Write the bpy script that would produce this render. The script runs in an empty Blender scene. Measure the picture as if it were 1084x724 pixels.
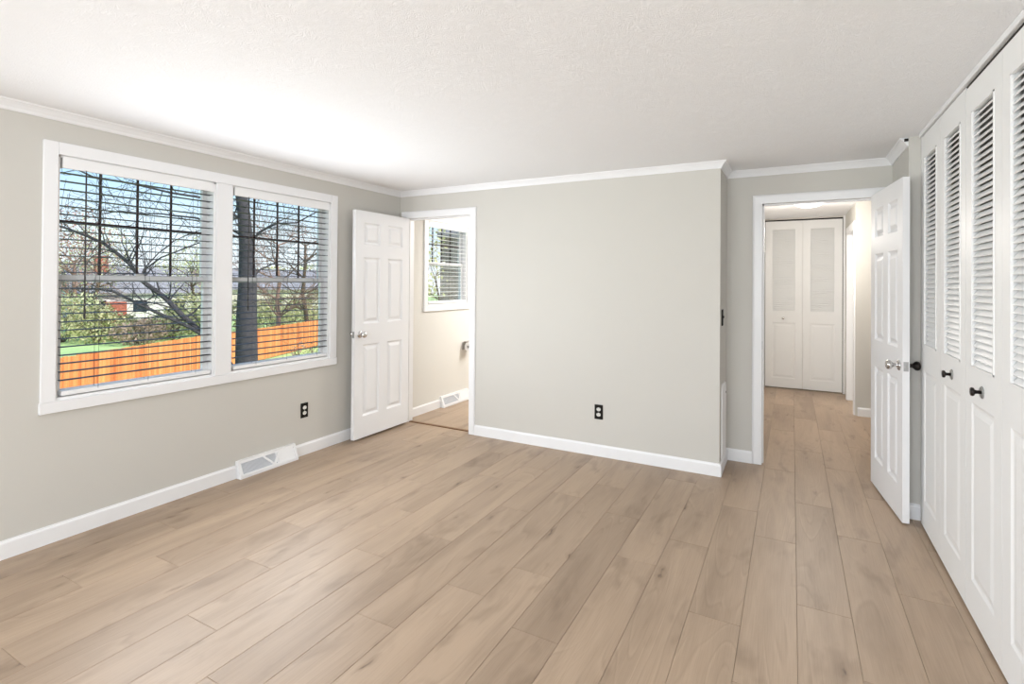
import bpy, bmesh, math, random
import numpy as np
from mathutils import Vector, Matrix

C = bpy.context.scene.collection
S = bpy.context.scene
random.seed(7)
PI = math.pi

# ------------------------------------------------------------------ camera
F_PX, YAW, PITCH, ROLL, HY = 551.80, math.radians(28.2634), math.radians(.43877), math.radians(.42971), 295.26
EYE = Vector((0, 0, 1.42))
fw = Vector((-math.sin(YAW), math.cos(YAW), 0)); rt = Vector((math.cos(YAW), math.sin(YAW), 0)); up = Vector((0, 0, 1))
F2 = fw*math.cos(PITCH) + up*math.sin(PITCH); U2 = up*math.cos(PITCH) - fw*math.sin(PITCH)
R3 = rt*math.cos(ROLL) + U2*math.sin(ROLL); U3 = U2*math.cos(ROLL) - rt*math.sin(ROLL)
cd = bpy.data.cameras.new('camera'); co = bpy.data.objects.new('camera', cd); C.objects.link(co)
co.matrix_world = Matrix(((R3.x, U3.x, -F2.x, EYE.x), (R3.y, U3.y, -F2.y, EYE.y), (R3.z, U3.z, -F2.z, EYE.z), (0, 0, 0, 1)))
cd.sensor_width = 36; cd.sensor_fit = 'HORIZONTAL'; cd.lens = F_PX/1084*36
cd.shift_y = -(362-HY)/1084; cd.clip_start = .02; cd.clip_end = 500
S.camera = co

# ------------------------------------------------------------------ view, sky, sun, lamps
S.view_settings.view_transform = 'Standard'; S.view_settings.look = 'None'
S.view_settings.exposure = 0; S.view_settings.gamma = 1; S.view_settings.use_curve_mapping = False
W = bpy.data.worlds.new('sky'); S.world = W; W.use_nodes = True
nt = W.node_tree; nt.nodes.clear()
wo = nt.nodes.new('ShaderNodeOutputWorld'); bg = nt.nodes.new('ShaderNodeBackground'); bg.inputs[1].default_value = 1.35
tc = nt.nodes.new('ShaderNodeTexCoord'); sx = nt.nodes.new('ShaderNodeSeparateXYZ'); cr = nt.nodes.new('ShaderNodeValToRGB')
nt.links.new(tc.outputs['Generated'], sx.inputs[0]); nt.links.new(sx.outputs['Z'], cr.inputs[0])
e = cr.color_ramp.elements; e[0].position = 0; e[0].color = (.90, .95, 1.0, 1)
e[1].position = .75; e[1].color = (.13, .36, .80, 1)
for p, c in ((.07, (.80, .92, 1.0)), (.16, (.50, .76, 1.0)), (.26, (.30, .58, .95))):
    n = e.new(p); n.color = (*c, 1)
nt.links.new(cr.outputs[0], bg.inputs[0]); nt.links.new(bg.outputs[0], wo.inputs[0])

def light(name, typ, loc, power, color=(1, 1, 1), rot=(0, 0, 0), **kw):
    d = bpy.data.lights.new(name, typ); d.energy = power; d.color = color
    for k, v in kw.items(): setattr(d, k, v)
    o = bpy.data.objects.new(name, d); C.objects.link(o); o.location = loc; o.rotation_euler = rot
    return o
sun = light('sun', 'SUN', (10, 3, 30), 6.0, (1, .95, .86), angle=.009)
sun.rotation_euler = Vector((-.70, -.12, -.70)).to_track_quat('-Z', 'Y').to_euler()
# two fills added unseen behind the viewpoint to brighten the room, bath vanity, daylight of the room off the hall
light('rear_fill', 'AREA', (-.75, -2.66, 1.40), 138, (.91, .955, 1), (math.radians(107), 0, math.radians(0)), shape='RECTANGLE', size=2.6, size_y=1.5)
light('bedroom_fill', 'POINT', (-.75, -.7, 1.95), 20, (1, 1, 1), shadow_soft_size=.16)
for wy, wl in ((1.763, .84), (2.771, .86)):     # daylight of sky and sunlit lawn coming in at the two windows
    light('window_daylight', 'AREA', (-3.40, wy, 1.18), 20, (.91, .955, 1), (math.radians(95), 0, math.radians(-90)), shape='RECTANGLE', size=wl, size_y=.9)
light('bath_vanity_light', 'AREA', (-2.2, 5.9, 2.1), 54, (1, .97, .93), (0, math.radians(35), 0), shape='RECTANGLE', size=.9, size_y=.5)
light('side_room_daylight', 'AREA', (2.6, 7.5, 1.6), 36, (1, .98, .95), (0, PI/2, 0), shape='RECTANGLE', size=1.4, size_y=1.2)
light('hall_lamp', 'POINT', (.15, 6.2, 1.92), 37, (1, .945, .88), shadow_soft_size=.12)

# ------------------------------------------------------------------ materials
def srgb(r, g, b):
    f = lambda c: (c/255)/12.92 if c/255 <= .04045 else ((c/255+.055)/1.055)**2.4
    return (f(r), f(g), f(b))
def mat(name, col, rough=.5, metal=0., bump=0., bscale=60., var=0., vscale=4., coat=0., spec=.5):
    m = bpy.data.materials.new(name); m.use_nodes = True; t = m.node_tree; b = t.nodes['Principled BSDF']
    b.inputs['Base Color'].default_value = (*col, 1); b.inputs['Roughness'].default_value = rough
    b.inputs['Metallic'].default_value = metal; b.inputs['Specular IOR Level'].default_value = spec
    b.inputs['Coat Weight'].default_value = coat
    co_ = t.nodes.new('ShaderNodeTexCoord')
    n = t.nodes.new('ShaderNodeTexNoise'); n.inputs['Scale'].default_value = vscale; n.inputs['Detail'].default_value = 5
    t.links.new(co_.outputs['Object'], n.inputs['Vector'])
    mx = t.nodes.new('ShaderNodeMix'); mx.data_type = 'RGBA'
    v = max(var, .01)
    mx.inputs[6].default_value = (*[c*(1-v) for c in col], 1); mx.inputs[7].default_value = (*[min(1, c*(1+v)) for c in col], 1)
    t.links.new(n.outputs['Fac'], mx.inputs[0]); t.links.new(mx.outputs[2], b.inputs['Base Color'])
    if bump:
        n2 = t.nodes.new('ShaderNodeTexNoise'); n2.inputs['Scale'].default_value = bscale; n2.inputs['Detail'].default_value = 4
        t.links.new(co_.outputs['Object'], n2.inputs['Vector'])
        bp = t.nodes.new('ShaderNodeBump'); bp.inputs['Strength'].default_value = bump; bp.inputs['Distance'].default_value = .01
        t.links.new(n2.outputs['Fac'], bp.inputs['Height']); t.links.new(bp.outputs[0], b.inputs['Normal'])
    return m

M = {}
M['wall'] = mat('wall_paint', srgb(206, 203, 196), .75, bump=.05, bscale=180)
M['wallbath'] = mat('bath_paint', srgb(222, 220, 214), .7, bump=.05, bscale=180)
M['white'] = mat('white_trim_paint', srgb(240, 240, 241), .38)
M['door'] = mat('white_door_paint', srgb(239, 239, 240), .55, bump=.02, bscale=300, spec=.3)
M['bifold'] = mat('white_bifold_paint', srgb(240, 240, 239), .5, spec=.3)
M['vinyl'] = mat('white_vinyl', srgb(242, 242, 242), .35)
M['slat'] = mat('backlit_slat', srgb(62, 62, 66), .5)  # white slats; their backlit darkness is put into the colour
M['muntin'] = mat('dark_brown_muntin', srgb(62, 42, 38), .6)
M['wand'] = mat('backlit_wand', srgb(48, 46, 46), .35)  # pale wand, coloured dark as it looks against the bright glass
M['cord'] = mat('cord', srgb(80, 78, 76), .8)
M['chrome'] = mat('brushed_chrome', (.62, .61, .60), .22, 1.)
M['bronze'] = mat('dark_bronze', srgb(38, 32, 30), .35, .6)
M['rosette'] = mat('grey_rosette', srgb(160, 160, 158), .35, .5)
M['black'] = mat('black_plastic', srgb(26, 23, 20), .65, spec=.2)
M['socket'] = mat('white_plastic', srgb(232, 230, 224), .4)
M['dark'] = mat('dark_gap', srgb(40, 36, 33), .8)
M['steel'] = mat('strike_steel', (.5, .5, .5), .35, 1.)
M['paper'] = mat('tissue_paper', srgb(240, 239, 236), .9, bump=.1, bscale=200)
M['grille'] = mat('register_grey', srgb(226, 228, 232), .45)
M['thresh'] = mat('threshold_wood', srgb(120, 84, 52), .5, var=.1, vscale=20)
M['bark'] = mat('dark_bark', srgb(70, 66, 68), .95, bump=.9, bscale=14, var=.35, vscale=9)
M['bark2'] = mat('brown_bark', srgb(92, 76, 60), .95, bump=.6, bscale=14, var=.35, vscale=9)
M['twig'] = mat('budding_twigs', srgb(148, 118, 104), .95, var=.3)
M['leafa'] = mat('olive_leaves', srgb(196, 188, 138), .8, var=.55, vscale=2.2)
M['leafb'] = mat('spring_leaves', srgb(214, 212, 164), .8, var=.45, vscale=2.2)
M['leafc'] = mat('dark_leaves', srgb(146, 148, 104), .85, var=.5, vscale=2.2)
M['leafd'] = mat('brown_bush', srgb(168, 142, 122), .9, var=.4, vscale=2.2)
M['leafe'] = mat('pale_yellow_leaves', srgb(198, 196, 140), .8, var=.3, vscale=3)
M['leaff'] = mat('pink_buds', srgb(190, 150, 140), .9, var=.3, vscale=3)
M['housewall'] = mat('pale_siding', srgb(222, 216, 212), .8, var=.05)
M['housewall2'] = mat('cream_siding', srgb(226, 214, 200), .8, var=.05)
M['roof'] = mat('grey_shingle', srgb(150, 146, 148), .9, var=.2, vscale=8)
M['roof2'] = mat('brown_shingle', srgb(138, 118, 110), .9, var=.2, vscale=8)
M['brick'] = mat('red_brick', srgb(172, 96, 80), .9, var=.25, vscale=6)
M['winglass'] = mat('dark_window', srgb(50, 58, 66), .1)

def node_mat(name):
    m = bpy.data.materials.new(name); m.use_nodes = True; t = m.node_tree
    return m, t, t.nodes['Principled BSDF']

# ceiling: swirled plaster texture
m, t, b = node_mat('ceiling_plaster'); M['ceil'] = m
b.inputs['Base Color'].default_value = (*srgb(246, 246, 247), 1); b.inputs['Roughness'].default_value = .85
tc = t.nodes.new('ShaderNodeTexCoord')
n1 = t.nodes.new('ShaderNodeTexNoise'); n1.inputs['Scale'].default_value = 9; n1.inputs['Detail'].default_value = 6; n1.inputs['Distortion'].default_value = 2.2
n2 = t.nodes.new('ShaderNodeTexVoronoi'); n2.inputs['Scale'].default_value = 26; n2.feature = 'SMOOTH_F1'
t.links.new(tc.outputs['Object'], n1.inputs['Vector']); t.links.new(n1.outputs['Color'], n2.inputs['Vector'])
ad = t.nodes.new('ShaderNodeMath'); ad.operation = 'ADD'
t.links.new(n1.outputs['Fac'], ad.inputs[0]); t.links.new(n2.outputs['Distance'], ad.inputs[1])
bp = t.nodes.new('ShaderNodeBump'); bp.inputs['Strength'].default_value = .30; bp.inputs['Distance'].default_value = .012
t.links.new(ad.outputs[0], bp.inputs['Height']); t.links.new(bp.outputs[0], b.inputs['Normal'])

# floor: oak planks; every plank face carries its own number in the attribute "plank"
m, t, b = node_mat('oak_planks'); M['floor'] = m
L = t.links.new
tc = t.nodes.new('ShaderNodeTexCoord'); at = t.nodes.new('ShaderNodeAttribute'); at.attribute_name = 'plank'
wn = t.nodes.new('ShaderNodeTexWhiteNoise'); wn.noise_dimensions = '1D'; L(at.outputs['Fac'], wn.inputs['W'])
sc = t.nodes.new('ShaderNodeVectorMath'); sc.operation = 'SCALE'; sc.inputs['Scale'].default_value = 37.0; L(wn.outputs['Color'], sc.inputs[0])
av = t.nodes.new('ShaderNodeVectorMath'); av.operation = 'ADD'; L(tc.outputs['Object'], av.inputs[0]); L(sc.outputs[0], av.inputs[1])
def mapped(s):
    q = t.nodes.new('ShaderNodeMapping'); q.inputs['Scale'].default_value = s; L(av.outputs[0], q.inputs['Vector']); return q
def noise(s, scale, det, dist=0., rough=.55):
    n = t.nodes.new('ShaderNodeTexNoise'); n.inputs['Scale'].default_value = scale; n.inputs['Detail'].default_value = det
    n.inputs['Distortion'].default_value = dist; n.inputs['Roughness'].default_value = rough
    L(mapped(s).outputs[0], n.inputs['Vector']); return n
def ramp(src, stops):
    r = t.nodes.new('ShaderNodeValToRGB'); L(src, r.inputs[0]); el = r.color_ramp.elements
    el[0].position, el[0].color = stops[0][0], (*[stops[0][1]]*3, 1); el[1].position, el[1].color = stops[-1][0], (*[stops[-1][1]]*3, 1)
    for p, v in stops[1:-1]:
        q = el.new(p); q.color = (v, v, v, 1)
    return r
def mul(a, bsock):
    x = t.nodes.new('ShaderNodeMath'); x.operation = 'MULTIPLY'; L(a, x.inputs[0]); L(bsock, x.inputs[1]); return x.outputs[0]
broad = ramp(noise((5, .7, 1), 1.5, 4, .6).outputs['Fac'], [(.28, .84), (.5, .98), (.70, 1.06)])
fine = ramp(noise((150, 2.6, 1), 2.0, 5, .15).outputs['Fac'], [(.28, .925), (.55, 1.0), (.75, 1.03)])
cn = noise((2.6, .34, 1), 1.5, 1.5, .25, .4)
cm = t.nodes.new('ShaderNodeMath'); cm.operation = 'MULTIPLY'; cm.inputs[1].default_value = 17; L(cn.outputs['Fac'], cm.inputs[0])
cf = t.nodes.new('ShaderNodeMath'); cf.operation = 'FRACT'; L(cm.outputs[0], cf.inputs[0])
cath0 = ramp(cf.outputs[0], [(.0, .925), (.12, 1.0), (.70, 1.0), (.9, 1.06), (1., .94)])
cmask = ramp(noise((2.0, .7, 1), 2.0, 2).outputs['Fac'], [(.46, 0.), (.62, 1.)])
cath = t.nodes.new('ShaderNodeMix'); cath.data_type = 'FLOAT'; cath.inputs[2].default_value = 1.0
L(cmask.outputs[0], cath.inputs[0]); L(cath0.outputs[0], cath.inputs[3])
kn = t.nodes.new('ShaderNodeTexVoronoi'); kn.inputs['Scale'].default_value = 3.6; kn.inputs['Randomness'].default_value = 1
kw = noise((9, 3, 1), 1.5, 3)
ks = t.nodes.new('ShaderNodeVectorMath'); ks.operation = 'SCALE'; ks.inputs['Scale'].default_value = .22; L(kw.outputs['Color'], ks.inputs[0])
ka = t.nodes.new('ShaderNodeVectorMath'); ka.operation = 'ADD'; L(mapped((2.4, .62, 1)).outputs[0], ka.inputs[0]); L(ks.outputs[0], ka.inputs[1])
L(ka.outputs[0], kn.inputs['Vector'])
knot = ramp(kn.outputs['Distance'], [(.0, .40), (.035, .62), (.085, .86), (.20, 1.0)])
patch = ramp(noise((2.2, .9, 1), 2.6, 3, .4).outputs['Fac'], [(.58, 1.0), (.74, .80)])
pl = ramp(wn.outputs['Value'], [(0, .90), (.5, 1.0), (1, 1.06)])
v = mul(mul(mul(mul(mul(broad.outputs[0], fine.outputs[0]), cath.outputs[0]), knot.outputs[0]), pl.outputs[0]), patch.outputs[0])
mx = t.nodes.new('ShaderNodeMix'); mx.data_type = 'RGBA'
mx.inputs[6].default_value = (*srgb(78, 58, 42), 1); mx.inputs[7].default_value = (*srgb(179, 156, 133), 1)
r2 = t.nodes.new('ShaderNodeMapRange'); r2.inputs[1].default_value = .35; r2.inputs[2].default_value = 1.06; L(v, r2.inputs[0])
L(r2.outputs[0], mx.inputs[0]); L(mx.outputs[2], b.inputs['Base Color'])
b.inputs['Roughness'].default_value = .42; b.inputs['Specular IOR Level'].default_value = .42
bp = t.nodes.new('ShaderNodeBump'); bp.inputs['Strength'].default_value = .06; bp.inputs['Distance'].default_value = .004
L(v, bp.inputs['Height']); L(bp.outputs[0], b.inputs['Normal'])

# thin window glass
m = bpy.data.materials.new('window_glass'); m.use_nodes = True; t = m.node_tree; t.nodes.clear(); M['glass'] = m
o = t.nodes.new('ShaderNodeOutputMaterial'); mxs = t.nodes.new('ShaderNodeMixShader'); tr = t.nodes.new('ShaderNodeBsdfTransparent')
gl = t.nodes.new('ShaderNodeBsdfGlossy'); gl.inputs['Roughness'].default_value = .02; fr = t.nodes.new('ShaderNodeFresnel'); fr.inputs[0].default_value = 1.2
tr.inputs[0].default_value = (.97, .98, .98, 1)
t.links.new(fr.outputs[0], mxs.inputs[0]); t.links.new(tr.outputs[0], mxs.inputs[1]); t.links.new(gl.outputs[0], mxs.inputs[2]); t.links.new(mxs.outputs[0], o.inputs[0])

# lit lamp glass
m, t, b = node_mat('lit_lamp_glass'); M['lampglass'] = m
b.inputs['Base Color'].default_value = (.9, .9, .88, 1); b.inputs['Emission Color'].default_value = (1, .96, .9, 1); b.inputs['Emission Strength'].default_value = 2.6

# fence boards and grass
m, t, b = node_mat('cedar_boards'); M['cedar'] = m
tc = t.nodes.new('ShaderNodeTexCoord'); mp = t.nodes.new('ShaderNodeMapping'); mp.inputs['Scale'].default_value = (7, 7, .35)
n = t.nodes.new('ShaderNodeTexNoise'); n.inputs['Scale'].default_value = 1; n.inputs['Detail'].default_value = 3
t.links.new(tc.outputs['Object'], mp.inputs[0]); t.links.new(mp.outputs[0], n.inputs['Vector'])
r = t.nodes.new('ShaderNodeValToRGB'); r.color_ramp.elements[0].position = .3; r.color_ramp.elements[0].color = (*srgb(196, 104, 54), 1)
r.color_ramp.elements[1].position = .7; r.color_ramp.elements[1].color = (*srgb(238, 160, 98), 1)
t.links.new(n.outputs['Fac'], r.inputs[0]); t.links.new(r.outputs[0], b.inputs['Base Color']); b.inputs['Roughness'].default_value = .85
M['lawn'] = mat('lawn_grass', srgb(176, 200, 128), .95, bump=.6, bscale=30, var=.3, vscale=.8)
m, t, b = node_mat('grey_house_siding'); M['siding'] = m
tc = t.nodes.new('ShaderNodeTexCoord'); br = t.nodes.new('ShaderNodeTexBrick')
mp = t.nodes.new('ShaderNodeMapping'); mp.inputs['Rotation'].default_value = (PI/2, 0, 0)
t.links.new(tc.outputs['Object'], mp.inputs[0]); t.links.new(mp.outputs[0], br.inputs['Vector'])
br.inputs['Scale'].default_value = 2.4; br.inputs['Color1'].default_value = (*srgb(176, 164, 150), 1); br.inputs['Color2'].default_value = (*srgb(136, 128, 120), 1)
br.inputs['Mortar'].default_value = (*srgb(104, 100, 98), 1); br.inputs['Mortar Size'].default_value = .03; br.inputs['Row Height'].default_value = .18; br.inputs['Brick Width'].default_value = .5
t.links.new(br.outputs[0], b.inputs['Base Color']); b.inputs['Roughness'].default_value = .9

# ------------------------------------------------------------------ helpers
def box(bm, x0, x1, y0, y1, z0, z1, bev=0., mtx=None):
    r = bmesh.ops.create_cube(bm, size=1)
    vs = r['verts']
    for v_ in vs:
        v_.co = Vector(((x0+x1)/2 + v_.co.x*(x1-x0), (y0+y1)/2 + v_.co.y*(y1-y0), (z0+z1)/2 + v_.co.z*(z1-z0)))
    if bev:
        es = list({e_ for v_ in vs for e_ in v_.link_edges})
        q = bmesh.ops.bevel(bm, geom=es, offset=bev, segments=2, affect='EDGES', profile=.5)
        vs = list({v_ for f_ in q['faces'] for v_ in f_.verts} | {v_ for v_ in vs if v_.is_valid})
    if mtx is not None:
        for v_ in vs: v_.co = mtx @ v_.co
    return vs
def obj(name, bm, m, parent=None, smooth=False):
    me = bpy.data.meshes.new(name)
    bmesh.ops.recalc_face_normals(bm, faces=bm.faces[:])
    bm.to_mesh(me); bm.free(); me.materials.append(M[m] if isinstance(m, str) else m)
    if smooth:
        for p in me.polygons: p.use_smooth = True
    o_ = bpy.data.objects.new(name, me); C.objects.link(o_)
    if parent: o_.parent = parent
    return o_
def boxes(name, lst, m, parent=None, bev=0.):
    bm = bmesh.new()
    for q in lst: box(bm, *q, bev=bev)
    return obj(name, bm, m, parent)
def struct(o_): o_['kind'] = 'structure'; return o_
def thing(name, label, cat, loc=(0, 0, 0), rotz=0., group=None):
    o_ = bpy.data.objects.new(name, None); C.objects.link(o_); o_.empty_display_size = .1
    o_.location = loc; o_.rotation_euler = (0, 0, rotz)
    return tag(o_, label, cat, group)
def tag(o_, label, cat, group=None):
    o_['label'] = label; o_['category'] = cat
    if group: o_['group'] = group
    return o_
def lathe(bm, prof, mtx=Matrix(), n=24):
    rings = []
    for r_, z_ in prof:
        rings.append([bm.verts.new(mtx @ Vector((max(r_, 1e-5)*math.cos(2*PI*i/n), max(r_, 1e-5)*math.sin(2*PI*i/n), z_))) for i in range(n)])
    for a, b_ in zip(rings, rings[1:]):
        for i in range(n): bm.faces.new((a[i], a[(i+1) % n], b_[(i+1) % n], b_[i]))
    for rg in (rings[0], rings[-1]): bm.faces.new(rg)
def sweep(bm, pts, radii, n=7):
    pts = [Vector(p) for p in pts]; rings = []; prev = None
    for i, p in enumerate(pts):
        d = (pts[min(i+1, len(pts)-1)] - pts[max(i-1, 0)]).normalized()
        if prev is None:
            a = d.orthogonal().normalized()
        else:
            a = prev - d*prev.dot(d)
            a = a.normalized() if a.length > 1e-6 else d.orthogonal().normalized()
        prev = a; b_ = d.cross(a)
        rings.append([bm.verts.new(p + (a*math.cos(2*PI*k/n) + b_*math.sin(2*PI*k/n))*radii[i]) for k in range(n)])
    for r0, r1 in zip(rings, rings[1:]):
        for k in range(n): bm.faces.new((r0[k], r0[(k+1) % n], r1[(k+1) % n], r1[k]))
    bm.faces.new(rings[0]); bm.faces.new(rings[-1])
def extrude_profile(bm, prof, p0, p1, inward, m0=None, m1=None):
    """prof: (offset from wall, z); runs p0->p1 (2-D); m0/m1 = end mitre shift per unit offset along the run."""
    p0 = Vector(p0); p1 = Vector(p1); d = (p1-p0).normalized(); i_ = Vector(inward)
    A, B = [], []
    for of, z in prof:
        a = p0 + i_*of + d*(of*(m0 or 0)); b_ = p1 + i_*of + d*(of*(m1 or 0))
        A.append(bm.verts.new((a.x, a.y, z))); B.append(bm.verts.new((b_.x, b_.y, z)))
    n = len(prof)
    for k in range(n): bm.faces.new((A[k], A[(k+1) % n], B[(k+1) % n], B[k]))
    bm.faces.new(A); bm.faces.new(B)

# ------------------------------------------------------------------ dimensions (metres)
XL, YB, XS, YE, XR, XC, H = -3.524, 4.138, -.471, 4.574, .63, .679, 2.335
YREAR = -2.65
T = .115

# ------------------------------------------------------------------ floor
def build_floor():
    joints = {0: 2.974, 1: 3.50, 2: 2.658, 3: 3.27, 4: 2.372, 5: 2.989, 6: 2.674, 7: 1.908, 8: 2.315, 9: 2.035, 10: 1.669, 11: 2.38,
              12: 2.067, 13: 1.311, 14: 1.718, 15: 2.09, 16: 1.51, 17: 1.196, 18: 1.73, 19: .95, -1: 2.3}
    x0, w, LEN, g = .644, .2074, 1.238, .0004
    bm = bmesh.new(); lay = bm.faces.layers.float.new('plank'); pid = 0
    for r_ in range(-14, 21):
        xa, xb = x0 - (r_+1)*w, x0 - r_*w
        j = joints.get(r_, random.uniform(0, 1.2)); j -= math.ceil((j+2.9)/LEN)*LEN
        while j < 9.6:
            pid += 1
            a, b_, c_, d_ = xa+g, xb-g, j+g, j+LEN-g
            ins = .0013; z = -.0012
            vt = [bm.verts.new(p) for p in ((a+ins, c_+ins, 0), (b_-ins, c_+ins, 0), (b_-ins, d_-ins, 0), (a+ins, d_-ins, 0))]
            vl = [bm.verts.new(p) for p in ((a, c_, z), (b_, c_, z), (b_, d_, z), (a, d_, z))]
            vd = [bm.verts.new(p) for p in ((a, c_, -.012), (b_, c_, -.012), (b_, d_, -.012), (a, d_, -.012))]
            fs = [bm.faces.new(vt)]
            for k in range(4):
                fs.append(bm.faces.new((vl[k], vl[(k+1) % 4], vt[(k+1) % 4], vt[k])))
                fs.append(bm.faces.new((vd[k], vd[(k+1) % 4], vl[(k+1) % 4], vl[k])))
            for f_ in fs: f_[lay] = pid + .37
            j += LEN
    return struct(obj('floor', bm, 'floor'))
build_floor()
struct(boxes('floor_slab', [(XL-.2, 3.6, YREAR-.2, 9.7, -.2, -.011)], 'dark'))
struct(boxes('ceiling', [(XL-.2, 3.6, YREAR-.2, 9.7, H, H+.12)], 'ceil'))

# ------------------------------------------------------------------ walls
def wall_with_holes(name, axis, a0, a1, u0, u1, holes, m, z0=0., z1=H):
    """axis 'x': slab between x=a0..a1 running along y (u); axis 'y': slab y=a0..a1 along x. holes: (u0,u1,z0,z1)."""
    us = sorted({u0, u1} | {q for h_ in holes for q in h_[:2]}); zs = sorted({z0, z1} | {q for h_ in holes for q in h_[2:]})
    bm = bmesh.new()
    def solid(i, k):
        if i < 0 or k < 0 or i >= len(us)-1 or k >= len(zs)-1: return False
        cu, cz = (us[i]+us[i+1])/2, (zs[k]+zs[k+1])/2
        return not any(h_[0] < cu < h_[1] and h_[2] < cz < h_[3] for h_ in holes)
    P = lambda a, u, z: bm.verts.new((a, u, z) if axis == 'x' else (u, a, z))
    for i in range(len(us)-1):
        for k in range(len(zs)-1):
            if not solid(i, k): continue
            ua, ub, za, zb = us[i], us[i+1], zs[k], zs[k+1]
            for a in (a0, a1): bm.faces.new((P(a, ua, za), P(a, ub, za), P(a, ub, zb), P(a, ua, zb)))
            if not solid(i-1, k): bm.faces.new((P(a0, ua, za), P(a1, ua, za), P(a1, ua, zb), P(a0, ua, zb)))
            if not solid(i+1, k): bm.faces.new((P(a0, ub, za), P(a1, ub, za), P(a1, ub, zb), P(a0, ub, zb)))
            if not solid(i, k-1): bm.faces.new((P(a0, ua, za), P(a0, ub, za), P(a1, ub, za), P(a1, ua, za)))
            if not solid(i, k+1): bm.faces.new((P(a0, ua, zb), P(a0, ub, zb), P(a1, ub, zb), P(a1, ua, zb)))
    bmesh.ops.remove_doubles(bm, verts=bm.verts[:], dist=1e-5)
    return struct(obj(name, bm, m))
WIN = [(1.321, 2.205, .76, 2.10), (2.322, 3.221, .76, 2.10)]
BWIN = (4.59, 5.38, 1.16, 2.10)
wall_with_holes('wall_left', 'x', XL-.118, XL, YREAR-.16, YB+T/2, WIN, 'wall')
wall_with_holes('wall_left_bath', 'x', XL-.118, XL, YB+T/2, 7.4, [BWIN], 'wallbath')
BD0, BD1, BDZ = -3.44, -2.668, 2.06       # bath doorway
wall_with_holes('wall_back', 'y', YB, YB+T, XL, XS, [(BD0-.018, BD1+.018, -.01, BDZ+.018)], 'wall')
wall_with_holes('wall_return', 'x', XS-T, XS, YB+T, YE+T, [], 'wall')
HD0, HD1, HDZ = -.209, .535, 2.06         # hall doorway
wall_with_holes('wall_recess', 'y', YE, YE+T, XS, 2.9, [(HD0-.018, HD1+.018, -.01, HDZ+.018)], 'wall')
wall_with_holes('wall_right', 'x', XR, XR+.75, 3.975, YE, [], 'wall')
wall_with_holes('wall_rear', 'y', YREAR-.16, YREAR, XL, 1.5, [(-2.05, .55, .65, 2.15)], 'wall')  # unseen opening, added for the rear fill light
wall_with_holes('wall_right_rear', 'x', XC+.01, XC+.13, YREAR, 2.06, [], 'wall')
wall_with_holes('wall_closet_back', 'x', 1.38, 1.5, YREAR, 3.975, [], 'wall')
# bath
wall_with_holes('wall_bath_far', 'y', 7.2, 7.32, XL, XS, [], 'wallbath')
wall_with_holes('wall_bath_right', 'x', -1.35, -1.25, YB+T, 7.2, [], 'wallbath')
# hall
wall_with_holes('wall_hall_left', 'x', -.53, -.41, YE+T, 8.2, [], 'wall')
wall_with_holes('wall_hall_far', 'y', 8.075, 8.2, -.41, .61, [(-.338, .588, -.01, 2.318)], 'wall')
wall_with_holes('wall_hall_closet', 'y', 8.75, 8.85, -.53, .73, [], 'wall')
wall_with_holes('wall_hall_nook', 'x', .61, .72, 6.80, 8.75, [(6.885, 7.67, -.01, 2.06)], 'wall')
wall_with_holes('wall_hall_right', 'y', 6.80, 6.91, .72, 2.9, [], 'wall')
wall_with_holes('wall_hall_end', 'x', 2.9, 3.0, YE+T, 9.5, [], 'wall')
wall_with_holes('wall_side_room', 'y', 9.4, 9.5, .72, 2.9, [], 'wall')

# ------------------------------------------------------------------ crown, baseboards, casings
CR = [(0, H-.052), (.006, H-.052), (.010, H-.046), (.014, H-.036), (.026, H-.020), (.036, H-.010), (.042, H-.008), (.046, H), (0, H)]
def crown(name, segs):
    bm = bmesh.new()
    for s in segs: extrude_profile(bm, CR, *s)
    return struct(obj(name, bm, 'white'))
crown('trim_1', [((XL, YREAR), (XL, YB), (1, 0), 0, -1), ((XL, YB), (XS, YB), (0, -1), 1, 1),
                 ((XS, YB), (XS, YE), (1, 0), -1, -1), ((XS, YE), (XR, YE), (0, -1), 1, -1), ((XR, YE), (XR, 3.985), (-1, 0), 1, 0)])
struct(boxes('trim_2', [(XR-.022, XR-.002, 3.976, 3.986, H-.022, H-.006)], 'dark'))
BB = [(0, 0), (.014, 0), (.014, .078), (.012, .084), (.007, .088), (.006, .094), (0, .094)]
def base(name, segs):
    bm = bmesh.new()
    for s in segs: extrude_profile(bm, BB, *s)
    return struct(obj(name, bm, 'white'))
base('baseboard_left', [((XL, YREAR), (XL, 2.372), (1, 0)), ((XL, 2.872), (XL, YB), (1, 0), 0, -1)])
base('baseboard_back', [((BD1+.062, YB), (XS, YB), (0, -1), 0, 1), ((XS, YB), (XS, YE), (1, 0), -1, -1), ((XS, YE), (HD0-.07, YE), (0, -1), 1, 0)])
base('baseboard_right', [((XR, YE), (XR, 3.975), (-1, 0), 0, 1), ((XR, 3.975), (XC+.01, 3.975), (0, -1), -1, 0)])
base('baseboard_bath', [((XL, YB+T), (XL, 4.84), (1, 0)), ((XL, 5.40), (XL, 7.2), (1, 0))])
base('baseboard_hall', [((.61+.02, 6.80), (2.9, 6.80), (0, -1), 0, 0), ((-.41, YE+T), (-.41, 8.07), (1, 0))])

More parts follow.
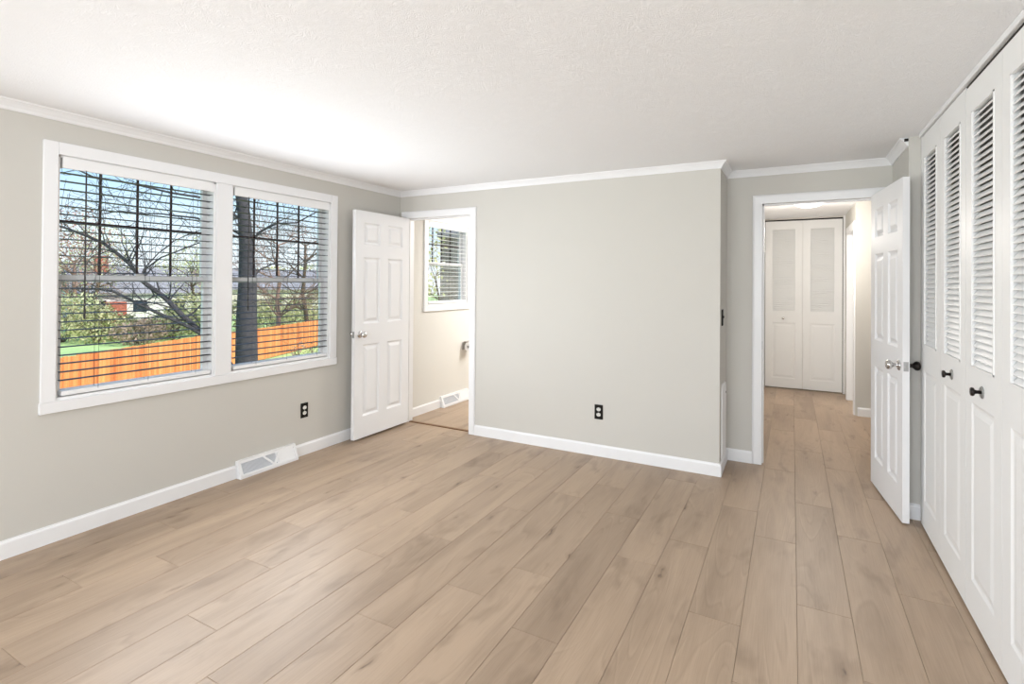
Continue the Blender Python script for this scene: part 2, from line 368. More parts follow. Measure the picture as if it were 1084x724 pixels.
def door_casing(name, x0, x1, y, ztop, wl=.07, wr=.065, depth=T, strike=None):
    """casing on the bedroom side (towards -y) plus jamb liner with stop"""
    z1 = ztop+.07
    bm = bmesh.new()
    prof = [(0, 0), (0, -.011), (.012, -.016), (.75, -.018), (.9, -.016), (1, -.009), (1, 0)]   # across the casing, 0 = inner edge
    def piece(inner, outer):     # loops of corner points
        A = []
        for k, yy in prof:
            A.append([bm.verts.new((i[0]+(o_[0]-i[0])*k, y+yy, i[1]+(o_[1]-i[1])*k)) for i, o_ in zip(inner, outer)])
        for a, b_ in zip(A, A[1:]):
            for q in range(len(inner)-1): bm.faces.new((a[q], a[q+1], b_[q+1], b_[q]))
        for q in (0, -1): bm.faces.new([a[q] for a in A])
    piece([(x0, 0.002), (x0, ztop), (x1, ztop), (x1, 0.002)], [(x0-wl, 0.002), (x0-wl, z1), (x1+wr, z1), (x1+wr, 0.002)])
    c = struct(obj(name, bm, 'white'))
    bm = bmesh.new()
    for a, b_ in ((x0-.017, x0), (x1, x1+.017)): box(bm, a, b_, y-.004, y+depth+.004, .001, ztop+.017)
    box(bm, x0, x1, y-.004, y+depth+.004, ztop, ztop+.017)
    for a, b_ in ((x0, x0+.011), (x1-.011, x1)): box(bm, a, b_, y+.042, y+.077, .001, ztop)
    box(bm, x0, x1, y+.042, y+.077, ztop-.011, ztop)
    obj('jamb', bm, 'white', c)
    if strike:
        sx, sz = strike
        boxes('strike_plate', [(sx-.002, sx+.002, y+.006, y+.034, sz-.03, sz+.03)], 'steel', c)
    return c
door_casing('trim_3', BD0, BD1, YB, BDZ, wl=.06, wr=.062, strike=(BD1, .94))
door_casing('trim_4', HD0, HD1, YE, HDZ, wl=.071, wr=.065, strike=(HD0, .94))
# casing of the doorway in the hall nook
struct(boxes('trim_5', [(.594, .612, 6.815, 6.885, .002, 2.13), (.594, .612, 7.67, 7.74, .002, 2.13), (.594, .612, 6.885, 7.67, 2.06, 2.13),
                        (.600, .73, 7.655, 7.672, .002, 2.06), (.600, .73, 6.883, 6.90, .002, 2.06), (.600, .73, 6.90, 7.655, 2.045, 2.062)], 'white'))
struct(boxes('trim_6', [(-.41, -.338, 8.055, 8.077, .002, H), (.588, .612, 8.055, 8.077, .002, H)], 'white'))   # hall closet side casing
struct(boxes('trim_7', [(-.338, .588, 8.085, 8.115, 2.300, 2.320), (-.338, -.333, 8.085, 8.11, 1.9, 2.318), (.583, .588, 8.085, 8.115, .01, 2.318)], 'dark'))  # its track
struct(boxes('trim_8', [(BD0, BD1, YB+.05, YB+.082, .0, .007)], 'thresh'))
# head trim and jamb of the bedroom closet
struct(boxes('trim_9', [(XC-.012, XC+.03, 2.06, 3.90, H-.026, H)], 'white', bev=.003))
struct(boxes('trim_10', [(XC+.012, XC+.06, 3.902, 3.975, .0, H), (XC+.004, XC+.06, 2.058, 2.083, .0, H)], 'white'))
struct(boxes('trim_11', [(XC+.004, XC+.03, 2.06, 3.90, H-.046, H-.027)], 'dark'))   # bifold track

# window casing (one surround for the pair)
def window_casing(name, y0, y1, z0, z1, mull=None, w=.065, wb=.06):
    l = [(XL, XL+.018, y0-w, y0, z0, z1+.068), (XL, XL+.018, y1, y1+w+.007, z0, z1+.068), (XL, XL+.018, y0, y1, z1, z1+.068),
         (XL, XL+.022, y0-w-.004, y1+w+.009, z0-wb, z0)]
    if mull: l.append((XL, XL+.016, mull[0], mull[1], z0, z1))
    return struct(boxes(name, l, 'white', bev=.003))
window_casing('trim_12', 1.321, 3.221, .76, 2.10, (2.205, 2.322))
window_casing('trim_13', BWIN[0], BWIN[1], BWIN[2], BWIN[3])

# ------------------------------------------------------------------ windows
def window(name, y0, y1, z0, z1, zm):
    fr_ = boxes(name, [(XL-.118, XL, y0, y0+.012, z0, z1), (XL-.118, XL, y1-.012, y1, z0, z1), (XL-.118, XL, y0, y1, z1-.012, z1), (XL-.118, XL+.004, y0, y1, z0-.001, z0+.016)], 'vinyl')
    struct(fr_)
    def sash(nm, x, za, zb, ry, rz_lo, rz_hi, d=.028):
        bm = bmesh.new()
        box(bm, x-d, x, y0+.012, y0+.012+ry, za, zb, .003); box(bm, x-d, x, y1-.012-ry, y1-.012, za, zb, .003)
        box(bm, x-d, x, y0+.012+ry, y1-.012-ry, za, za+rz_lo, .003); box(bm, x-d, x, y0+.012+ry, y1-.012-ry, zb-rz_hi, zb, .003)
        s = obj(nm, bm, 'vinyl', fr_)
        ga, gb, gc, gd = y0+.012+ry, y1-.012-ry, za+rz_lo, zb-rz_hi
        boxes('glass_pane', [(x-d*.5-.002, x-d*.5+.002, ga-.004, gb+.004, gc-.004, gd+.004)], 'glass', s)
        return s, (ga, gb, gc, gd)
    s, (ga, gb, gc, gd) = sash('upper_sash', XL-.082, zm-.018, z1-.012, .030, .036, .034)
    bm = bmesh.new(); xm = XL-.094
    for k in (1, 2, 3):
        y = ga+(gb-ga)*k/4; box(bm, xm-.006, xm+.004, y-.0055, y+.0055, gc, gd)
    zz = (gc+gd)/2; box(bm, xm-.008, xm+.004, ga, gb, zz-.0055, zz+.0055)
    obj('muntin_grid', bm, 'muntin', s)
    sash('lower_sash', XL-.053, z0+.016, zm+.020, .034, .034, .036)
    boxes('sash_lock', [(XL-.075, XL-.055, (y0+y1)/2-.025, (y0+y1)/2+.025, zm+.02, zm+.032)], 'vinyl', fr_, .003)
    return fr_
window('window_1', *WIN[0], 1.427)
window('window_2', *WIN[1], 1.427)
window('window_3', *BWIN, 1.628)

def blind(y0, y1, z0, z1, label, wand=True, group=None, slat='slat'):
    t_ = thing('window_blind', label, 'blind', (XL-.025, (y0+y1)/2, z0+.016), 0, group)
    cx, cy, cz = t_.location
    hw = (y1-y0)/2; zt = z1-cz
    bm = bmesh.new(); box(bm, .016, .030, -hw+.022, hw-.012, zt-.068, zt-.004, .003)
    for a in (-hw+.022, hw-.022): box(bm, -.02, .02, a, a+.010, zt-.066, zt-.006)
    obj('valance', bm, 'vinyl', t_)
    boxes('head_rail', [(-.024, .014, -hw+.034, hw-.024, zt-.058, zt-.014)], 'vinyl', t_)
    boxes('mounting_bracket', [(-.02, .014, -hw+.013, -hw+.02, zt-.062, zt-.013)], 'steel', t_)
    bm = bmesh.new(); box(bm, -.025, .025, -hw+.03, hw-.018, .004, .032, .007); obj('bottom_rail', bm, 'vinyl', t_)
    bm = bmesh.new(); z = .088; n = 0
    while z < zt-.072:
        a, b_ = -hw+.024, hw-.016
        P = [(-.023, -.0012), (-.008, .0012), (.008, .0012), (.023, -.0012)]
        vs = [[bm.verts.new((x, y, z+dz+th)) for x, dz in P for th in (0, .0026)] for y in (a, b_)]
        for k in range(3):
            for th in (0, 1): bm.faces.new((vs[0][2*k+th], vs[0][2*k+2+th], vs[1][2*k+2+th], vs[1][2*k+th]))
        for k in (0, 6): bm.faces.new((vs[0][k], vs[0][k+1], vs[1][k+1], vs[1][k]))
        for v_ in vs: bm.faces.new((v_[0], v_[2], v_[4], v_[6], v_[7], v_[5], v_[3], v_[1]))
        z += .0458
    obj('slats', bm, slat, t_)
    for fr_ in (.23, .53, .86):
        y = -hw + 2*hw*fr_
        boxes('ladder_cord', [(x-.0007, x+.0007, y-.0007, y+.0007, .02, zt-.06) for x in (-.0245, .0245)], 'cord', t_)
    if wand:
        bm = bmesh.new(); y = -hw+.128
        sweep(bm, [(.036, y, zt-.075), (.036, y, 1.26-cz)], [.0042, .0042], 8); sweep(bm, [(.036, y, 1.26-cz), (.036, y, 1.20-cz)], [.0056, .0056], 8)
        sweep(bm, [(.02, y, zt-.066), (.036, y, zt-.066), (.036, y, zt-.078)], [.002]*3, 6)
        obj('tilt_wand', bm, 'wand', t_)
    return t_
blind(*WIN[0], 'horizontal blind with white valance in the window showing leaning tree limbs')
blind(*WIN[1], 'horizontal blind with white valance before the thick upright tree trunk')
blind(*BWIN, 'small horizontal blind in the bathroom window seen through the doorway', wand=False, slat='vinyl')

# ------------------------------------------------------------------ doors
def face_with_panels(bm, w, z0, z1, rects, y, s, holes=(), dk=1.45):
    """one face of a door in the plane y; s=+1: material lies towards +y."""
    allr = list(rects)+list(holes)
    xs = sorted({0, w} | {q for r_ in allr for q in r_[:2]}); zs = sorted({z0, z1} | {q for r_ in allr for q in r_[2:]})
    for i in range(len(xs)-1):
        for k in range(len(zs)-1):
            cx, cz = (xs[i]+xs[i+1])/2, (zs[k]+zs[k+1])/2
            if any(r_[0] < cx < r_[1] and r_[2] < cz < r_[3] for r_ in allr): continue
            bm.faces.new([bm.verts.new(p) for p in ((xs[i], y, zs[k]), (xs[i+1], y, zs[k]), (xs[i+1], y, zs[k+1]), (xs[i], y, zs[k+1]))])
    for r_ in rects:
        prev = None
        for ins, dep in ((0, 0), (.004, .003), (.012, .0085), (.022, .0095), (.026, .0085), (.046, .0015), (.050, .001)):
            a, b_, c_, d_ = r_[0]+ins, r_[1]-ins, r_[2]+ins, r_[3]-ins; dep *= dk
            ring = [bm.verts.new(p) for p in ((a, y+s*dep, c_), (b_, y+s*dep, c_), (b_, y+s*dep, d_), (a, y+s*dep, d_))]
            if prev:
                for q in range(4): bm.faces.new((prev[q], prev[(q+1) % 4], ring[(q+1) % 4], ring[q]))
            prev = ring
        bm.faces.new(prev)
def rim(bm, w, z0, z1, t_, holes=()):
    for (a, c_), (b_, d_) in (((0, z0), (w, z0)), ((w, z0), (w, z1)), ((w, z1), (0, z1)), ((0, z1), (0, z0))):
        bm.faces.new([bm.verts.new(p) for p in ((a, 0, c_), (b_, 0, d_), (b_, t_, d_), (a, t_, c_))])
    for r_ in holes:
        c = [(r_[0], r_[2]), (r_[1], r_[2]), (r_[1], r_[3]), (r_[0], r_[3])]
        for q in range(4):
            (a, e_), (b_, f_) = c[q], c[(q+1) % 4]
            bm.faces.new([bm.verts.new(p) for p in ((a, 0, e_), (b_, 0, f_), (b_, t_, f_), (a, t_, e_))])
def knob_mesh(s=1, k=1.0):
    bm = bmesh.new()
    mtx = Matrix.Rotation(PI/2*(1 if s > 0 else -1), 4, 'X')     # lathe axis z -> -y (s>0) or +y
    lathe(bm, [(0, 0), (.031*k, 0), (.032*k, .004), (.028*k, .008), (.014*k, .010), (.0115*k, .016), (.0115*k, .030), (.018*k, .036), (.026*k, .044), (.0285*k, .053), (.026*k, .062), (.018*k, .068), (0, .070)], mtx)
    return bm
def six_panel_door(name, label, w, z0, z1, loc, rotz, knob_z, front, back, hy=-.004):
    """leaf runs from the hinge (local x=0) to the latch (x=w); front face y=0"""
    d = thing(name, label, 'door', loc, rotz); d['kind'] = 'structure'
    st, mu = .104*w/.74, .108*w/.74
    pw = (w-2*st-mu)/2; rects = []
    for x in (st, st+pw+mu):
        for za, zb in ((.212, .855), (1.042, 1.642), (1.757, 1.957)): rects.append((x, x+pw, za, zb))
    bm = bmesh.new(); t_ = .035
    face_with_panels(bm, w, z0, z1, rects, 0, 1); face_with_panels(bm, w, z0, z1, rects, t_, -1); rim(bm, w, z0, z1, t_)
    bmesh.ops.remove_doubles(bm, verts=bm.verts[:], dist=1e-5)
    obj('door_leaf', bm, 'door', d)
    kx = w-.062
    for s, mm, y in ((1, front, 0), (-1, back, t_)):
        k = obj('door_knob', knob_mesh(s), mm, d, True); k.location = (kx, y, knob_z)
    bm = bmesh.new(); box(bm, w-.0005, w+.0015, .005, .030, knob_z-.028, knob_z+.028); box(bm, w, w+.009, .011, .024, knob_z-.008, knob_z+.008, .002)
    obj('latch_plate', bm, 'steel', d)
    bm = bmesh.new()
    for z in (.22, 1.02, 1.82):
        sweep(bm, [(-.004, hy, z-.045), (-.004, hy, z+.045)], [.006, .006], 10)
    obj('hinges', bm, 'steel', d)
    return d
# bath door: hinge at the left jamb, swung 90 degrees into the bedroom; its seen face looks towards +x
six_panel_door('door_1', 'open white six-panel door with chrome knob beside the left window wall', .735, .02, 2.06, (-3.432, 4.132, 0), -PI/2, .95, 'chrome', 'chrome')

six_panel_door('door_2', 'open white six-panel door between the hall doorway and the louvered closet, chrome knob', .722, .014, 2.07, (.503, 4.553, 0), math.atan2(-.716, .076), .94, 'chrome', 'bronze', .039)

def bifold_door(label, loc, rotz, w, z1, knobs, group=None, lo=(1.075, 2.175), pa=(.165, .925), tilt=52):
    """a hinged pair of louvered leaves; local x runs along the pair, the room is towards -y; knobs: (leaf, x, z, material, scale)"""
    d = thing('bifold_door', label, 'closet door', loc, rotz, group)
    z0, t_ = .014, .028
    for i in (0, 1):
        x0 = i*(w+.003); st = .083; a, b_ = st, w-st
        bm = bmesh.new(); hole = (a, b_, lo[0], lo[1])
        face_with_panels(bm, w, z0, z1, [(a, b_, *pa)], 0, 1, [hole], .6); face_with_panels(bm, w, z0, z1, [(a, b_, *pa)], t_, -1, [hole], .6); rim(bm, w, z0, z1, t_, [hole])
        bmesh.ops.remove_doubles(bm, verts=bm.verts[:], dist=1e-5)
        # bead around the louvers
        for q in ((a, a+.007, lo[0], lo[1]), (b_-.007, b_, lo[0], lo[1]), (a, b_, lo[0], lo[0]+.007), (a, b_, lo[1]-.007, lo[1])):
            box(bm, q[0], q[1], -.003, .006, q[2], q[3])
        lf = obj('door_leaf', bm, 'bifold', d); lf.location.x = x0
        bm = bmesh.new(); n = int((lo[1]-lo[0]-.02)/.0268); pitch = (lo[1]-lo[0]-.014)/n
        for k in range(n):
            zc = lo[0]+.007+pitch*(k+.5)
            mt = Matrix.Translation((0, .014, zc)) @ Matrix.Rotation(math.radians(tilt), 4, 'X')
            box(bm, a+.004, b_-.004, -.0165, .0165, -.0022, .0022, 0, mt)
        obj('louvers', bm, 'bifold', lf)
        for (li, kx, kz, mm, ks) in knobs:
            if li != i: continue
            if mm == 'bronze':
                bm = bmesh.new(); lathe(bm, [(0, 0), (.025, 0), (.025, .003), (.022, .005), (0, .005)], Matrix.Rotation(PI/2, 4, 'X'))
                r_ = obj('rosette', bm, 'rosette', lf, True); r_.location = (kx, 0, kz)
                bm = bmesh.new(); lathe(bm, [(0, .004), (.008, .004), (.007, .018), (.009, .024), (.016, .027), (.018, .032), (.016, .037), (0, .038)], Matrix.Rotation(PI/2, 4, 'X'))
            else:
                bm = bmesh.new(); lathe(bm, [(0, 0), (.012, 0), (.008, .004), (.007, .012), (.016, .018), (.017, .025), (.012, .030), (0, .031)], Matrix.Rotation(PI/2, 4, 'X'))
            k = obj('door_knob', bm, mm, lf, True); k.location = (kx, 0, kz)
    return d
bifold_door('white louvered bifold closet door beside the open six-panel door, both leaves fully in view', (XC, 3.899, 0), -PI/2, .4505, 2.304, [(1, .226, .995, 'bronze', 1)], 'bedroom closet doors')
bifold_door('white louvered bifold closet door cut off by the right edge of the photo', (XC, 2.990, 0), -PI/2, .4505, 2.292, [(0, .226, .991, 'bronze', 1)], 'bedroom closet doors')
bifold_door('white louvered bifold door at the far end of the hall under the lit ceiling lamp', (-.331, 8.082, 0), 0, .4545, 2.298, [(0, .222, .965, 'chrome', 1)], lo=(1.06, 2.19), pa=(.14, .905), tilt=58)

# ------------------------------------------------------------------ outlets, switch, panel
def outlet(label, loc, rotz):
    t_ = thing('wall_outlet', label, 'outlet', loc, rotz, 'black outlets')      # front towards local -y
    bm = bmesh.new(); box(bm, -.036, .036, -.006, .0, -.060, .060, .0025); obj('cover_plate', bm, 'black', t_)
    for z in (.022, -.022):
        bm = bmesh.new(); lathe(bm, [(0, 0), (.0175, 0), (.0175, .003), (0, .003)], Matrix.Translation((0, -.0055, z)) @ Matrix.Rotation(PI/2, 4, 'X') @ Matrix.Diagonal((1, .84, 1, 1)))
        s = obj('socket', bm, 'socket', t_); s['label'] = 'white socket face'
        boxes('socket_slots', [(-.0075, -.0055, -.0092, -.0083, z, z+.008), (.0055, .0075, -.0092, -.0083, z, z+.008), (-.002, .002, -.0092, -.0083, z-.010, z-.006)], 'dark', s)
    bm = bmesh.new(); lathe(bm, [(0, 0), (.003, 0), (.003, .0012), (0, .0012)], Matrix.Translation((0, -.006, 0)) @ Matrix.Rotation(PI/2, 4, 'X'), 10); obj('screw', bm, 'steel', t_)
    return t_
outlet('black outlet plate with white sockets on the window wall, above the floor register', (XL, 2.970, .364), PI/2)
outlet('black outlet plate with white sockets low on the bare middle wall', (-1.402, YB, .362), 0)
t_ = thing('light_switch', 'black light switch plate on the narrow return beside the hall doorway', 'light switch', (XS, 4.258, 1.168), PI/2)
bm = bmesh.new(); box(bm, -.036, .036, -.007, 0, -.062, .062, .003); obj('cover_plate', bm, 'black', t_)
bm = bmesh.new(); box(bm, -.005, .005, -.016, -.006, -.004, .014, .002); obj('toggle', bm, 'black', t_)
t_ = thing('access_panel', 'white access panel with rounded top corner low on the narrow return wall', 'panel', (XS, 4.345, .10), PI/2)
bm = bmesh.new(); P = [(-.12, 0), (.12, 0), (.12, .50)]
P += [(.06+.06*math.cos(a), .50+.06*math.sin(a)) for a in [PI/2*k/6 for k in range(1, 7)]]
P += [(-.06-.06*math.sin(a), .50+.06*math.cos(a)) for a in [PI/2*k/6 for k in range(0, 7)]]
for y in (-.011, 0): bm.faces.new([bm.verts.new((x, y, z)) for x, z in P])
bm.verts.ensure_lookup_table(); n = len(P)
for k in range(n): bm.faces.new((bm.verts[k], bm.verts[(k+1) % n], bm.verts[n+(k+1) % n], bm.verts[n+k]))
obj('panel_plate', bm, 'vinyl', t_)
bm = bmesh.new(); lathe(bm, [(0, 0), (.006, 0), (.005, .003), (0, .003)], Matrix.Translation((.10, -.011, .47)) @ Matrix.Rotation(PI/2, 4, 'X'), 12); obj('screw', bm, 'dark', t_)

# ------------------------------------------------------------------ baseboard registers
def register(label, y0, y1):
    L_ = y1-y0; t_ = thing('baseboard_register', label, 'vent', (XL, (y0+y1)/2, 0), PI/2)   # local x along the wall, room towards -y
    hw = L_/2; hz = .122; yb, yt = -.062, -.022
    slope = Matrix.Identity(4)
    fy = lambda z, o_=0.: yb + (yt-yb)*(z-.018)/(hz-.008-.018) - o_
    bm = bmesh.new()
    # end caps and the outline of the sloping face
    prof = [(0, 0), (yb, 0), (yb, .018), (yt, hz-.008), (yt+.004, hz), (0, hz)]
    for a, b_ in ((-hw, -hw+.012), (hw-.012, hw)):
        A = [bm.verts.new((a, y, z)) for y, z in prof]; B = [bm.verts.new((b_, y, z)) for y, z in prof]
        bm.faces.new(A); bm.faces.new(B)
        for k in range(6): bm.faces.new((A[k], A[(k+1) % 6], B[(k+1) % 6], B[k]))
    box(bm, -hw+.01, hw-.01, yb, yb+.008, 0, .019); box(bm, -hw+.01, hw-.01, yt-.001, 0, hz-.010, hz)
    def strip(x0, z0, x1, z1, w, o0=.001, o1=-.006):
        d = Vector((x1-x0, z1-z0)); n_ = Vector((-d.y, d.x)).normalized()*w/2
        c = [(x0-n_.x, z0-n_.y), (x0+n_.x, z0+n_.y), (x1+n_.x, z1+n_.y), (x1-n_.x, z1-n_.y)]
        A = [bm.verts.new((x, fy(z, o0), z)) for x, z in c]; B = [bm.verts.new((x, fy(z, o1), z)) for x, z in c]
        bm.faces.new(A); bm.faces.new(B)
        for k in range(4): bm.faces.new((A[k], A[(k+1) % 4], B[(k+1) % 4], B[k]))
    strip(-hw+.01, .023, hw-.01, .023, .012); strip(-hw+.01, hz-.014, hw-.01, hz-.014, .012)
    strip(-hw+.016, .02, -hw+.016, hz-.012, .014); strip(hw-.016, .02, hw-.016, hz-.012, .014)
    strip(-.045, hz-.018, .035, .028, .014, .003); strip(.035, .028, .095, hz-.018, .014, .003)
    obj('register_body', bm, 'white', t_)
    # fins behind the left part, plain damper plate on the right
    bm = bmesh.new(); x = -hw+.028
    while x < .085:
        strip(x, .026, x, hz-.018, .003, -.003, -.014); x += .0085
    obj('fins', bm, 'grille', t_)
    bm = bmesh.new(); strip(.06, .066, hw-.02, .066, .085, -.004, -.006); obj('damper_plate', bm, 'white', t_)
    bm = bmesh.new(); strip(-hw+.02, .066, .08, .066, .088, -.014, -.016); obj('backing_plate', bm, 'grille', t_)
    return t_
register('white baseboard heating register under the second window, with V-shaped brace', 2.374, 2.870)
register('white baseboard register on the bathroom floor seen through the doorway', 4.842, 5.398)

# ------------------------------------------------------------------ bathroom paper holder
t_ = thing('toilet_paper_holder', 'chrome toilet paper holder on the bathroom wall beyond the doorway', 'paper holder', (XL, 5.345, .645), PI/2)
bm = bmesh.new()
hood = [(0, -.040), (-.016, -.040), (-.018, .046), (-.030, .060), (-.100, .066), (-.100, .071), (-.026, .066), (-.012, .052), (0, .050)]
A = [bm.verts.new((-.058, y, z)) for y, z in hood]; B = [bm.verts.new((.058, y, z)) for y, z in hood]
bm.faces.new(A); bm.faces.new(B)
for k in range(len(hood)): bm.faces.new((A[k], A[(k+1) % 9], B[(k+1) % 9], B[k]))
obj('hood', bm, 'chrome', t_)
bm = bmesh.new()
sweep(bm, [(.066, 0, .0), (.066, -.06, .0), (.066, -.078, 0), (.060, -.084, 0), (-.060, -.084, 0)], [.008, .008, .008, .008, .007], 10)
obj('roll_arm', bm, 'chrome', t_, True)
rl = thing('toilet_roll', 'white toilet paper roll on the chrome bathroom holder', 'toilet paper', (XL, 5.345, .645), PI/2)
bm = bmesh.new(); mt = Matrix.Translation((-.052, -.084, 0)) @ Matrix.Rotation(PI/2, 4, 'Y')
ring = [(.019, 0), (.052, 0), (.052, .104), (.019, .104)]
n = 28; rg = [[bm.verts.new(mt @ Vector((r_*math.cos(2*PI*i/n), r_*math.sin(2*PI*i/n), z))) for i in range(n)] for r_, z in ring]
for q in range(4):
    for i in range(n): bm.faces.new((rg[q][i], rg[q][(i+1) % n], rg[(q+1) % 4][(i+1) % n], rg[(q+1) % 4][i]))
obj('paper', bm, 'paper', rl)

# ------------------------------------------------------------------ lamps
def dome_lamp(label, x, y):
    t_ = thing('ceiling_lamp', label, 'ceiling lamp', (x, y, H))
    bm = bmesh.new(); lathe(bm, [(0, 0), (.15, 0), (.152, -.012), (.145, -.022), (0, -.022)], n=36); obj('lamp_base', bm, 'white', t_, True)
    bm = bmesh.new(); lathe(bm, [(0, -.112)] + [(.165*math.sin(a), -.024-.088*math.cos(a)) for a in [PI/2*k/9 for k in range(1, 10)]] + [(.155, -.018), (0, -.018)], n=36)
    g = obj('glass_dome', bm, 'lampglass', t_, True); g['label'] = 'lit white glass dome'
    return t_
dome_lamp('lit white dome lamp on the hall ceiling in front of the far bifold door', .148, 6.2)

# ------------------------------------------------------------------ outside
GZ = -2.28
bm = bmesh.new()
NX = 24
gx = [-4.2-150*(k/NX)**2 for k in range(NX+1)]; gy = [-60+200*k/NX for k in range(NX+1)]
g = [[bm.verts.new((x, y, GZ + (.5*math.sin(x*.09)+.35*math.sin(y*.11+1))*min(1, max(0, (-x-30)/30))) ) for y in gy] for x in gx]
for i in range(NX):
    for k in range(NX): bm.faces.new((g[i][k], g[i+1][k], g[i+1][k+1], g[i][k+1]))
struct(obj('lawn', bm, 'lawn', smooth=True))

# cedar fence
fpts = [(-15.5, -1.2), (-18.2, 7.0), (-20.8, 12.6), (-21.9, 16.2), (-23.7, 20.5), (-26.0, 27.0)]
fr_ = thing('garden_fence', 'orange cedar board fence running across the lawn outside the windows', 'fence', (-20, 10, GZ))
fo = Vector((-20, 10, GZ))
bb = bmesh.new(); bmr = bmesh.new(); fh = 1.50; d_acc = 0
for a, b_ in zip(fpts, fpts[1:]):
    a = Vector(a); b_ = Vector(b_); d = (b_-a); n = max(1, int(d.length/.145)); ang = math.atan2(d.y, d.x)
    mt0 = Matrix.Translation((a.x-fo.x, a.y-fo.y, 0)) @ Matrix.Rotation(ang, 4, 'Z')
    for k in range(n):
        x = d.length*k/n; hh = fh+random.uniform(-.012, .012)
        box(bb, x+.004, x+d.length/n-.003, -.01+random.uniform(-.003, .003), .01, .04, hh, 0, mt0)
    for z in (.3, 1.15): box(bmr, 0, d.length, .011, .05, z, z+.09, 0, mt0)
    npst = max(1, round(d.length/2.4))
    for k in range(npst):
        x = d.length*k/npst; bm = bmesh.new(); box(bm, x-.045, x+.045, .05, .14, 0, fh-.05, 0, mt0); obj('post', bm, 'cedar', fr_)
obj('board_panel', bb, 'cedar', fr_); obj('rails', bmr, 'cedar', fr_)

# ---- trees
EYEP = Vector((0, 0, 1.42))
def sight(px, py):
    return F2 + R3*((px-542)/F_PX) - U3*((py-HY)/F_PX)
def on_plane(px, py, c, nrm):
    r_ = sight(px, py); k = (c-EYEP).dot(nrm)/r_.dot(nrm); return EYEP + r_*k
def wobble(p, s): return p + Vector((random.uniform(-s, s), random.uniform(-s, s), random.uniform(-s, s)))
def twigs(bm, p, d, r_, length, depth, spread=.75, droop=0., n=5):
    """grow a crooked branch and its side branches"""
    segs = 5; pts = [p]; rad = [r_]
    for k in range(segs):
        d = (d + Vector((random.gauss(0, .16), random.gauss(0, .16), random.gauss(0, .13)-droop))).normalized()
        pts.append(pts[-1]+d*length/segs); rad.append(max(r_*(1-.8*(k+1)/segs), .003))
    sweep(bm, pts, rad, 5 if r_ < .03 else 7)
    if depth <= 0: return
    for k in range(n):
        q = random.randint(1, segs); dd = (pts[q]-pts[q-1]).normalized()
        side = Vector((random.gauss(0, 1), random.gauss(0, 1), random.gauss(.15, .8))); side = (side - dd*side.dot(dd)).normalized()
        twigs(bm, pts[q], (dd*(1-spread*.5)+side*spread).normalized(), max(rad[q]*.65, .004), length*random.uniform(.45, .7), depth-1, spread, droop, n)
def leaf_cloud(bm, c, rad, n, size, shell=.35):
    for _ in range(n):
        v_ = Vector((random.gauss(0, 1), random.gauss(0, 1), random.gauss(0, 1))).normalized()*(random.uniform(shell, 1)**.6)
        lump = 1+.25*math.sin(v_.x*5+c.x)*math.sin(v_.y*4+c.y)*math.cos(v_.z*5)
        p = c + Vector((v_.x*rad[0], v_.y*rad[1], v_.z*rad[2]))*lump
        a = Vector((random.gauss(0, 1), random.gauss(0, 1), random.gauss(0, 1))).normalized(); b_ = a.orthogonal().normalized()
        s = size*random.uniform(.6, 1.3)
        bm.faces.new([bm.verts.new(p+a*s), bm.verts.new(p+b_*s*.5), bm.verts.new(p-a*s), bm.verts.new(p-b_*s*.5)])

# the big bare tree near the house: one leaning and one upright stem
base_c = Vector((-9.9, 6.84, 0)); nrm = Vector((.82, -.57, 0)).normalized()
big = thing('bare_tree', 'big dark bare tree near the house with thick upright trunk and leaning limbs', 'tree', (base_c.x, base_c.y, GZ))
def P_(px, py, off=0.): return on_plane(px, py, base_c, nrm) + nrm*off - Vector(big.location)
bm = bmesh.new()
tr_pts = [(258, 500), (260, 440), (261, 385), (261, 340), (262, 300), (261, 260), (258, 225), (254, 195), (250, 165), (246, 130), (243, 90)]
sweep(bm, [P_(x, y) for x, y in tr_pts], [.28, .23, .215, .20, .175, .14, .12, .11, .10, .08, .06], 12)
sweep(bm, [P_(258, 420), P_(243, 388), P_(228, 366), P_(214, 352)], [.10, .085, .065, .054], 9)
obj('trunk', bm, 'bark', big, True)
bm = bmesh.new()
def limb(pts, r0, r1, off0=0., off1=0., sides=7, tw=3):
    n_ = len(pts); q = [P_(x, y, off0+(off1-off0)*k/(n_-1)) for k, (x, y) in enumerate(pts)]; rr = [LK*(r0+(r1-r0)*k/(n_-1)) for k in range(n_)]
    sweep(bm, q, rr, sides)
    for k in range(1, n_):
        for _ in range(tw):
            d = (q[k]-q[k-1]).normalized(); s = Vector((random.gauss(0, 1), random.gauss(0, 1), random.gauss(.4, .8))).normalized()
            twigs(bm, q[k].lerp(q[k-1], random.random()), (d*.5+s).normalized(), max(rr[k]*.4, .006), random.uniform(.5, 1.4), 1, n=3)
LK = .62
limb([(214, 352), (193, 334.5), (174, 315), (155, 301.6), (147, 295), (142.8, 288.6), (134, 278), (119.6, 266.4), (106, 256.7), (88.7, 249), (62.6, 239.3), (40, 233), (10, 222)], .085, .026, 0, -.4)
limb([(222, 359), (201, 346), (177.6, 335), (150.5, 322), (123.5, 308), (108, 305.5), (65.5, 304.5), (40, 300)], .065, .018, 0, .5, tw=2)
limb([(150, 297), (155, 285), (172, 273), (194, 265), (214.5, 257.6), (232, 250)], .030, .014, 0, .5, tw=2)
limb([(148, 296), (152, 284), (166, 268), (183, 254), (199, 246), (216, 240)], .024, .010, 0, -.4, tw=2)
limb([(254, 232), (236, 219), (215, 211), (184, 207), (147, 199), (107, 193), (87, 184), (69, 176), (50, 166)], .045, .014, 0, .9)
limb([(258, 250), (236, 238), (205, 229), (184, 226), (165, 223), (140, 222), (118, 218), (92, 221), (66, 214)], .036, .012, 0, -1.0)
